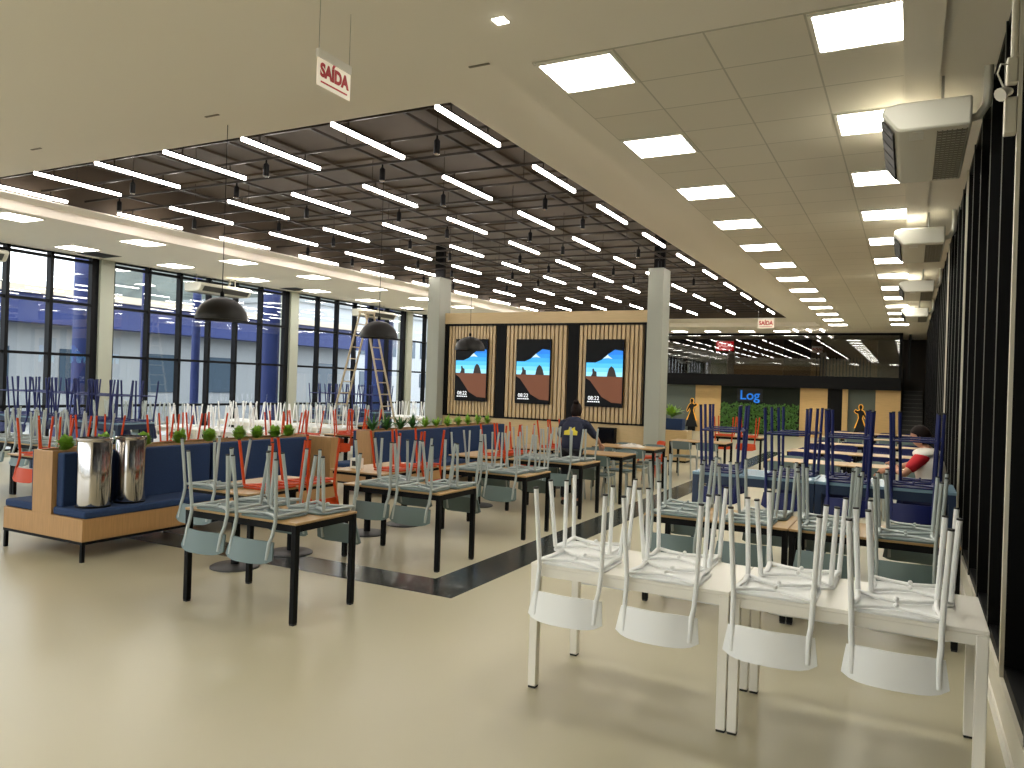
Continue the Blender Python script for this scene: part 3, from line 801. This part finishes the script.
for a,b,nm in PEL:
    table('pedestal', -9.75, -9.0, a, b, 'pedestal table along the left side of the bench, %s from the camera' % nm)
    sp = [('left',a+.62,'window side, nearer'),('left',a+1.1,'window side, farther'),('near',-9.24,'near end')]
    upturned('orange', -9.75,-9.0,a,b, sp, '%s pedestal table left of bench' % nm)
# left block by the windows
def row(kind, y, xs, name, hi=False, d=.68):
    for i,(a, ck) in enumerate(xs):
        pos = '%s from the bench' % ORD[len(xs)-1-i]
        table(kind, a, a+1.15, y, y+d, '%s in %s, %s' % ({'blue':'blue high table','white':'white table','wood':'wood topped table'}[kind], name, pos), hi)
        if ck: upturned(ck, a,a+1.15,y,y+d, four(a+.3,a+.85), '%s table of %s' % (ORD[len(xs)-1-i], name))
row('wood', 6.3, [(-12.3,'grey'),(-11.14,'grey')], 'the row left of the bench')
row('blue', 8.1, [(-14.9,'blue'),(-13.74,'blue'),(-12.58,'blue')], 'the blue window row')
row('wood', 9.9, [(-15.3,'grey'),(-14.14,'grey')], 'the grey window row')
row('white', 9.9, [(-12.9,'white'),(-11.74,'white')], 'the nearer white window row')
row('white', 12.3, [(-13.9,'white'),(-12.74,'white'),(-11.58,'white')], 'the farther white window row')
row('wood', 13.65, [(-13.2,'grey'),(-12.04,'grey')], 'the row behind the white chairs')
row('blue', 16.0, [(-14.6,'blue'),(-13.44,'blue')], 'the blue row by the ladder')
row('white', 17.8, [(-13.3,'white'),(-12.14,'white')], 'the white row left of the pillar')

# ------------------------------------------------------------------ bench units with planters
def bench(y0, y1, lab, endwall=False):
    L = y1-y0
    t = thing('booth_bench', lab, 'bench', (-7.35, y0, 0))
    B(-.62,.63,0,L,.19,.40).build('base', WOODB, t, bev=.004)
    B(-.15,.15,0,.03,.40,1.0).build('end_panel', WOODB, t); B(-.15,.15,L-.03,L,.40,1.0).build('end_panel', WOODB, t)
    for s, n in ((-1,'planter_side'),(1,'planter_side')):
        B(min(s*.15,s*.13),max(s*.15,s*.13),.03,L-.03,.40,1.0).build(n, WOODB, t)
    B(-.13,.13,.03,L-.03,.90,.94).build('planter_soil', mat('soil',(58,44,32),.9), t)
    n = 2; seg = (L-.02)/n
    for k in range(n):
        a, b = .01+seg*k+.004, .01+seg*(k+1)-.004
        e = .16 if (endwall and k == n-1) else 0
        B(.15,.25,a+.03,b-e,.47,.985).build('back_cushion', NAVYF, t, bev=.015)
        B(-.25,-.15,a+.03,b-e,.47,.985).build('back_cushion', NAVYF, t, bev=.015)
        B(.15,.64,a,b-e,.40,.475).build('seat_cushion', NAVYF, t, bev=.02)
        B(-.63,-.15,a,b-e,.40,.475).build('seat_cushion', NAVYF, t, bev=.02)
    if endwall: B(.15,.62,L-.15,L,.40,1.0).build('end_wall', WOODB, t)
    fr = MB().box(-.62,.63,.0,.03,.165,.19).box(-.62,.63,L-.03,L,.165,.19).box(-.62,-.59,.03,L-.03,.165,.19).box(.60,.63,.03,L-.03,.165,.19)
    fr.build('frame', BLACK, t)
    for x in (-.6,.61):
        for k in range(4):
            y = .02+(L-.04)*k/3; B(x-.016,x+.016,y-.016,y+.016,0,.165).build('leg', BLACK, t)
    return t
bench(4.44, 7.98, 'blue cushioned double bench with planter, nearest, holding two steel bins', True)
bench(9.3, 13.4, 'blue cushioned double bench with planter, farther one before the slatted wall')
random.seed(5)
for k,y in enumerate((4.66,5.06,5.52,5.98,6.4,6.85,7.15,7.45,7.7)):
    leafy('planter_plant', 'bushy green plant in the near bench planter, %s from the camera' % ORD[k], (-7.35,y,.94), LEAF, 80, .115, .13, .042, 'plants in the near planter')
for k in range(11):
    y = 9.5+.36*k
    leafy('planter_plant', 'spiky green plant in the far bench planter, %s from the camera' % ORD[k], (-7.35,y,.94), LEAFD if k < 4 else LEAF, 30, .24 if k < 4 else .18, .1, .02, 'plants in the far planter')
t = thing('planter_box', 'blue planter of green grass on the cabinet behind the pillar', 'planter', (-5.2,18.6,.78))
MB().prism(rrect(.6,.3,.03), 0, .28).build('box', NAVYF, t)
o = MBleaf(60, .3, .08, .02).build('foliage', LEAF, t); o.location = (0,0,.28); o.scale = (1.6,1,1)
for i,(x,y) in enumerate(((-6.93,4.68),(-6.925,5.06))):
    t = thing('steel_bin', 'polished steel cylinder bin on the bench seat, '+['left one, nearer the bench end','right one, farther along'][i], 'bin', (x,y,.476))
    t.scale = (1.17-.08*i, 1.17-.08*i, 1)
    MB().lathe([(0,0),(.128,0),(.13,.01),(.13,.64),(.127,.65),(.118,.65),(.118,.6),(0,.6)], 40).build('body', STEEL, t)
    MB().lathe([(.1305,.625),(.134,.63),(.134,.655),(.128,.66),(.119,.66),(.119,.65)], 40).build('rim', STEEL, t)
    MB().lathe([(.1295,.0),(.133,.0),(.133,.015),(.1295,.018)], 40).build('base_ring', BLACK, t)
# small things on tables
t = thing('napkin_box', 'white napkin box on the second pedestal table', 'box', (-5.72,7.12,.735)); B(-.06,.06,-.05,.05,0,.12).build('body', WHITEP, t, bev=.006); B(-.03,.03,-.052,-.05,.03,.09).build('slot', RUB, t)
t = thing('bottle', 'small white bottle beside the napkin box', 'bottle', (-5.6,7.0,.735))
MB().lathe([(0,0),(.03,0),(.03,.1),(.012,.13),(.012,.15),(0,.15)], 16).build('body', WHITEP, t); MB().lathe([(.014,.14),(.014,.165),(0,.165)], 12).build('cap', WHITEP, t)
def cloth_lump(loc, r, m_, name, lab, cat, seed):
    random.seed(seed); b = MB(); n, k = 18, 8; vs = []; fs = []
    for i in range(k):
        for j in range(n):
            a = 2*PI*j/n; q = i/(k-1); rr = r*(1-q)*(1+.18*math.sin(3*a+seed)+.1*math.sin(7*a)); z = .28*r*math.sin(q*PI/2)*(1+.5*math.sin(5*a+4*q)) 
            vs.append((rr*math.cos(a)*1.5, rr*math.sin(a), max(.004,z)+ (0 if i else 0)))
    for i in range(k-1):
        for j in range(n): fs.append((i*n+j, i*n+(j+1)%n, (i+1)*n+(j+1)%n, (i+1)*n+j))
    fs.append(tuple(reversed(range(n)))); fs.append(tuple((k-1)*n+j for j in range(n)))
    o = b.add(vs, fs).build(name, m_); o.location = loc; tag(o, lab, cat); return o
cloth_lump((-4.35,13.05,.735), .16, mat('cloth_pale',(206,200,190),.8), 'crumpled_cloth', 'crumpled pale cloth on the sixth centre table', 'cloth', 2)

# ------------------------------------------------------------------ folding ladder
t = thing('step_ladder', 'tall aluminium folding ladder standing open by the windows', 'ladder', (-11.95, 15.08, 0), math.radians(8))
LAD = mat('ladder_metal', (176,160,132), .4, metal=.3)
for s, wx in ((-1,'front'),(1,'back')):
    q = MB()
    top, bot = Vector((s*.07,0,3.42)), Vector((s*.92,0,0))
    for w in (-.2,.2):
        wb = w*1.35
        q.tube([(bot.x,wb,0),(top.x,w,3.42)], .028, 6)
    q.build('rail_pair', LAD, t)
    for k in range(11):
        u = (k+1)/12; x = bot.x+(top.x-bot.x)*u; w = .2*(1.35-.35*u)
        MB().tube([(x,-w,3.42*u),(x,w,3.42*u)], .016, 6).build('rung', LAD, t)
B(-.11,.11,-.22,.22,3.4,3.45).build('top_cap', LAD, t)
# ------------------------------------------------------------------ people
SKIN = mat('skin', (186,132,104), .55); HAIRB = mat('hair_dark', (26,15,11), .7, spec=.15); SHOE = mat('shoe_black', (18,18,18), .5)
def skin_mesh(name, pts, edges, rad, m_, parent, sub=2):
    me = bpy.data.meshes.new(name); me.from_pydata([Vector(p) for p in pts], edges, []); me.materials.append(m_)
    o = bpy.data.objects.new(name, me); C.objects.link(o); o.parent = parent
    sk = o.modifiers.new('skin','SKIN'); sk.use_smooth_shade = True; sk.branch_smoothing = .3
    for i, r in enumerate(rad):
        v = me.skin_vertices[0].data[i]; v.radius = r if isinstance(r, tuple) else (r,r); v.use_root = (i == 0)
    s = o.modifiers.new('sub','SUBSURF'); s.levels = sub; s.render_levels = sub
    dg = bpy.context.evaluated_depsgraph_get(); me2 = bpy.data.meshes.new_from_object(o.evaluated_get(dg))
    o.modifiers.clear(); o.data = me2; me2.name = name
    return o
def hand(parent, base, d, n, sc=1.):
    """palm at base, fingers along d, curling towards n"""
    d = Vector(d).normalized(); n = Vector(n).normalized(); s = d.cross(n).normalized()
    P = Vector(base); pts = [P, P+d*.04, P+d*.085]; ed = [(0,1),(1,2)]; rad = [(.022,.026),(.018,.038),(.014,.038)]
    for k in range(4):
        o = P+d*.085+s*(-.03+.02*k); L = (.065,.075,.07,.055)[k]
        i = len(pts); pts += [o, o+d*L*.5+n*.008, o+d*L*.8+n*.03]; rad += [.009,.0085,.007]
        ed += [(2,i),(i,i+1),(i+1,i+2)]
    i = len(pts); q = P+d*.03-s*.035
    pts += [q, q+d*.03-s*.02+n*.012, q+d*.055-s*.022+n*.022]; rad += [.011,.01,.008]; ed += [(1,i),(i,i+1),(i+1,i+2)]
    return pts, ed, rad
def join(a, b):
    (p,e,r), (p2,e2,r2), at = a[0], b, a[1]
    n = len(p); return p+p2, e+[(i+n,j+n) for i,j in e2]+[(at,n)], r+r2
def head(parent, c, fwd, skinm, hairm, bun=False, cap=False, tilt=0.):
    """head centred at c looking along fwd"""
    f = Vector(fwd).normalized(); s = Vector((0,0,1)).cross(f).normalized(); u = f.cross(s)
    Mx = Matrix((( f.x,s.x,u.x,c[0]),(f.y,s.y,u.y,c[1]),(f.z,s.z,u.z,c[2]),(0,0,0,1)))
    b = MB()
    n, k = 20, 16; vs = []; fs = []
    for i in range(k+1):
        p = -PI/2+PI*i/k
        for j in range(n):
            a = 2*PI*j/n; x, y, z = math.cos(p)*math.cos(a)*.095, math.cos(p)*math.sin(a)*.075, math.sin(p)*.115
            if z < -.02: q = (-.02-z)/.095; x = x*(1-.35*q)+.02*q; y *= 1-.38*q
            if x > .05 and abs(y) < .02:
                x += .022*math.exp(-((z+.012)/.018)**2)*(1-abs(y)/.02)
            if x > .04 and abs(abs(y)-.03) < .016: x -= .008*math.exp(-((z-.018)/.014)**2)
            if x > .03 and abs(y) < .03: x += .005*math.exp(-((z+.052)/.008)**2)
            vs.append((x,y,z))
    for i in range(k):
        for j in range(n): fs.append((i*n+j, i*n+(j+1)%n, (i+1)*n+(j+1)%n, (i+1)*n+j))
    b.add(vs, fs)
    for sy in (-1,1): b.ball((-.005,sy*.076,-.005), (.02,.01,.03), 8, 6)
    hd = b.build('head', skinm, parent); hd.data.transform(Mx)
    e = MB()
    for sy in (-1,1): e.ball((.083,sy*.03,.018), .010, 8, 6)
    e = e.build('eye_pair', mat('eye_dark',(40,30,26),.3), hd); e.data.transform(Mx); e.name = 'eye'
    h = MB(); vs = []; fs = []
    for i in range(9):
        p = -.75+(PI/2+.75)*i/8
        for j in range(n):
            a = 2*PI*j/n; front = math.cos(a)
            pp = max(p, .55*front if front > 0 else p) if front > .1 else p
            if front > .1: pp = max(p, .1+.45*front)
            vs.append((math.cos(pp)*math.cos(a)*.106-.006, math.cos(pp)*math.sin(a)*.086, math.sin(pp)*.126+.004))
    for i in range(8):
        for j in range(n): fs.append((i*n+j, i*n+(j+1)%n, (i+1)*n+(j+1)%n, (i+1)*n+j))
    h.add(vs, fs)
    if bun: h.ball((-.05,0,.125), (.045,.045,.04)); h.ball((-.09,0,-.03),(.03,.06,.07))
    h = h.build('hair', hairm, hd); h.data.transform(Mx)
    if cap:
        q = MB().lathe([(.112,.02),(.11,.06),(.09,.11),(.05,.135),(0,.14)], 20)
        q.plate([(.06,-.07),(.2,-.05),(.215,0),(.2,.05),(.06,.07)], (0,0,.03), (1,0,0), (0,1,0), .008)
        q = q.build('cap', mat('cap_dark',(34,26,28),.7), hd); q.data.transform(Mx)
    return hd
def person(lab, hip, lean, fwd, feet, hands, shirt, trousers, sleeve, sleeve_len, hgt=1.6, bun=False, cap=False, look=None, emblem=None, girth=1.):
    """pelvis at hip, torso leaning along fwd; feet and hands as world points"""
    hip = Vector(hip); fwd = Vector(fwd).normalized(); side = Vector((0,0,1)).cross(fwd).normalized()
    t = thing('person', lab, 'person', (hip.x, hip.y, 0))
    inv = Matrix.Translation((-hip.x,-hip.y,0))
    k = hgt/1.7
    tor = (Vector((0,0,1))*math.cos(lean)+fwd*math.sin(lean))
    chest = hip+tor*.34*k; neck = hip+tor*.5*k; hc = neck+tor*.1*k+Vector((0,0,.04))*k+fwd*.045*k
    pts = [hip, hip+tor*.17*k, chest, neck-tor*.02, neck+tor*.07*k+fwd*.01]; ed = [(0,1),(1,2),(2,3),(3,4)]
    rad = [(.15,.11),(.125,.095),(.15,.105),(.075,.065),(.05,.05)]
    sh = []
    arms = []
    for sd, hp in zip((1,-1), hands):
        hp = Vector(hp); so = chest+tor*.09*k+side*sd*.175*k
        v = hp-so; L = .55*k
        mid = (so+hp)/2; bend = max(0, (L*.5)**2-(v.length/2)**2)**.5
        el = mid+(Vector((0,0,-1))*.7+side*sd*.7).normalized()*bend
        i = len(pts); pts += [so, el, hp]; rad += [.052*k,.04*k,.028*k]; ed += [(2,i),(i,i+1),(i+1,i+2)]
        arms.append((so,el,hp))
        a = join(((pts,ed,rad), i+2), hand(t, hp+(hp-el).normalized()*.02, hp-el+Vector((0,0,-.03)), (0,0,-1)))
        pts, ed, rad = a
    legs = []
    for sd, fp in zip((1,-1), feet):
        fp = Vector(fp); ho = hip+side*sd*.09*k-Vector((0,0,.06)); an = fp+Vector((0,0,.08)); kn = (ho+an)/2+fwd*.05
        i = len(pts); pts += [ho, kn, an, fp+fwd*.11+Vector((0,0,.035))]; rad += [.085*k,.055*k,.036*k,.03]; ed += [(0,i),(i,i+1),(i+1,i+2),(i+2,i+3)]
        legs.append((ho,kn,an,fp))
    bd = skin_mesh('body', pts, ed, rad, SKIN, t); bd.matrix_parent_inverse = inv
    # clothing follows the body
    g = 1.2*girth
    p2 = [hip-tor*.1, hip+tor*.17*k, chest, neck+tor*.035*girth]; e2 = [(0,1),(1,2),(2,3)]; r2_ = [(.165*g,.125*g),(.14*g,.112*g),(.165*g,.122*g),(.095*girth,.085*girth)]
    for so, el, hp in arms: p2.append(so-tor*.01); e2.append((2,len(p2)-1)); r2_.append(.088*k*girth)
    o = skin_mesh('shirt', p2, e2, r2_, shirt, t); o.matrix_parent_inverse = inv
    yk = MB().ball((0,0,0), (.19*k*girth,.115*k*girth,.07*k), 20, 12); Mr = Matrix((( side.x,fwd.x,0,0),(side.y,fwd.y,0,0),(0,0,1,0),(0,0,0,1)))
    o = yk.build('shirt_yoke', shirt, t); o.data.transform(Matrix.Translation(neck-tor*.05*k) @ Mr); o.matrix_parent_inverse = inv
    for so, el, hp in arms:
        end = so.lerp(el, sleeve_len) if sleeve_len <= 1 else el.lerp(hp, sleeve_len-1)
        q = [chest.lerp(so,.55), so, so.lerp(el,.5) if sleeve_len > .5 else so.lerp(end,.5)]
        if sleeve_len > 1: q.append(el)
        q.append(end)
        o = skin_mesh('sleeve', q, [(i,i+1) for i in range(len(q)-1)], [.08*k]+[.09*k]+[.07*k]*(len(q)-3)+[.06*k], sleeve, t); o.matrix_parent_inverse = inv
    p3 = [hip+tor*.1]; r3 = [(.155*g,.12*g)]; e3 = []
    for ho,kn,an,fp in legs:
        i = len(p3); p3 += [ho, kn, an+Vector((0,0,.02))]; r3 += [.1*k,.072*k,.055*k]; e3 += [(0,i),(i,i+1),(i+1,i+2)]
    o = skin_mesh('trousers', p3, e3, r3, trousers, t); o.matrix_parent_inverse = inv
    for ho,kn,an,fp in legs:
        o = skin_mesh('shoe', [fp-fwd*.04+Vector((0,0,.05)), fp+fwd*.06+Vector((0,0,.042)), fp+fwd*.15+Vector((0,0,.036))], [(0,1),(1,2)], [(.042,.048),(.042,.04),(.036,.03)], SHOE, t); o.matrix_parent_inverse = inv
    hd = head(t, hc, look or fwd, SKIN, HAIRB, bun, cap)
    hd.matrix_parent_inverse = inv
    if emblem:
        ctr = chest-tor*.05-fwd*.152*k*1.0
        b = MB().plate([(-.10,-.05),(.10,-.05),(.10,.01),(.04,.03),(.03,.08),(-.01,.05),(-.05,.08),(-.06,.03),(-.10,.01)], ctr-fwd*.012, side, tor, .004)
        o = b.build('back_print', emblem, t); o.matrix_parent_inverse = inv
    return t
DN = mat('navy_shirt', (24,30,54), .8); JN = mat('dark_trousers', (26,28,36), .85)
person('person seen from behind in navy top with yellow print, wiping a table', (-4.42,10.45,.86), .40, (-.15,1,0), ((-4.54,10.5,0),(-4.33,10.52,0)), ((-4.68,10.92,.95),(-4.18,10.98,.92)), DN, JN, DN, 1.0, 1.58, True, emblem=mat('yellow_print',(214,196,60),.7))
o = tag(MB().lathe([(0,0),(.032,0),(.034,.01),(.034,.13),(.015,.16),(.012,.19),(0,.19)], 16).build('spray_bottle', mat('red_plastic',(190,50,50),.4)), 'red spray bottle held by the person in navy', 'bottle')
o.location = (-4.71, 11.16, .735)
WS = mat('white_shirt', (226,220,210), .8); RD = mat('red_sleeve', (190,22,36), .8)
person('person in white top with red sleeves leaning over a white table', (.26,9.36,.76), .2, (-.95,.3,0), ((.30,9.30,0),(.2,9.46,0)), ((-.13,9.3,1.02),(-.2,9.72,.95)), WS, JN, RD, .75, 1.6, False, False, look=(-1,.1,-.3), girth=1.22)
cloth_lump((-.36,10.2,.735), .14, mat('cloth_white',(232,230,224),.8), 'cleaning_cloth', 'white cleaning cloth on the table beside the person in red sleeves', 'cloth', 4)

# ------------------------------------------------------------------ outside the left windows
struct(MB().box(-90, XL-.35, -60, 90, -.3, -.15).box(XL-.35, 60, -60, Y0-.35, -.3, -.15).build('ground', mat('yard',(150,150,146),.9)), 'pale paved yard outside the windows', 'ground')
BLUEB = mat('blue_cladding', (28,46,104), .55); WALLB = mat('outside_wall', (142,147,150), .8); WINB = mat('outside_window', (64,80,94), .25)
t = thing('blue_trimmed_building', 'long pale building with blue fascia outside the windows', 'building', (-27, 20, -.15))
inv = Matrix.Translation((27,-20,.15))
def bp(mb, n, m_):
    o = mb.build(n, m_, t); o.matrix_parent_inverse = inv
bp(B(-34,-26.4,8,32,-.15,3.3), 'wall', WALLB); bp(B(-34,-25.6,7.5,32.5,3.3,4.25), 'fascia', BLUEB); bp(B(-34.2,-25.4,7.3,32.7,4.25,4.5), 'roof_edge', mat('roof_edge',(205,192,172),.6))
for k in range(7):
    y = 10+3.2*k
    bp(B(-26.42,-26.36,y,y+1.5,1.0,2.5), 'window', WINB)
t = thing('white_block', 'white block with small square windows beyond the yard', 'building', (-34, 40, -.15)); inv = Matrix.Translation((34,-40,.15))
bp(B(-42,-32,34,60,-.15,6.2), 'wall', mat('white_render',(172,176,180),.8)); bp(B(-42.2,-31.8,33.8,60.2,6.2,6.5), 'roof_edge', WALLB)
for k in range(7):
    y = 35.2+2.3*k
    bp(B(-32.02,-31.95,y,y+.8,1.3,2.3), 'window', WINB); bp(B(-32.02,-31.95,y,y+1.6,3.4,4.6), 'window', WINB)
for i,(y,w_,lab) in enumerate(((11.3,.45,'wide, at the leftmost bay'),(12.9,.14,'thin, in the second bay'),(14.5,.22,'thin, left of the dome lamp'),(17.25,.75,'wide, left of the second post'),(22.6,1.0,'wide, behind the ladder'))):
    o = MB().tube([(0,0,-.15),(0,0,4.6)], w_/2, 20).build('blue_column', BLUEB); o.location = (-17.3,y,0)
    tag(o, 'blue column just outside the left windows, '+lab, 'column', 'blue columns outside')
random.seed(9)
h = MB(); n = 40; vs = []; fs = []
for i in range(n):
    y = -10+3.2*i; z = 8.6+2.0*math.sin(i*.37-1.2)+1.1*math.sin(i*.9+1)+.5*math.sin(i*2.3)+random.uniform(-.4,.4)
    vs += [(-62,y,-.15),(-66,y,max(1.5,z*1.1)),(-78,y,max(2,z*1.5)),(-84,y,-.15)]
for i in range(n-1):
    for k in range(3): fs.append((i*4+k, i*4+k+1, i*4+4+k+1, i*4+4+k))
h.add(vs, fs)
struct(h.build('hills', mat('hill_green',(74,82,78),.9,noise=(.5,.3,(1,1,1)))), 'grey green wooded hills beyond the yard', 'hills')

# ------------------------------------------------------------------ world and output look
w = bpy.data.worlds.new('world'); S.world = w; w.use_nodes = True
nt = w.node_tree; bg = nt.nodes['Background']
bg.inputs['Color'].default_value = (.92,.96,1,1); bg.inputs['Strength'].default_value = 2.1
S.view_settings.view_transform = 'Standard'; S.view_settings.look = 'None'
S.view_settings.gamma = 1; S.view_settings.exposure = 1.0; S.view_settings.use_curve_mapping = False
S.cycles.use_denoising = True
try: S.cycles.denoiser = 'OPENIMAGEDENOISE'
except Exception: pass
S.cycles.max_bounces = 8; S.cycles.diffuse_bounces = 5; S.cycles.transparent_max_bounces = 12
S.cycles.sample_clamp_indirect = 6; S.cycles.caustics_reflective = False; S.cycles.caustics_refractive = False
S.cycles.use_light_tree = True
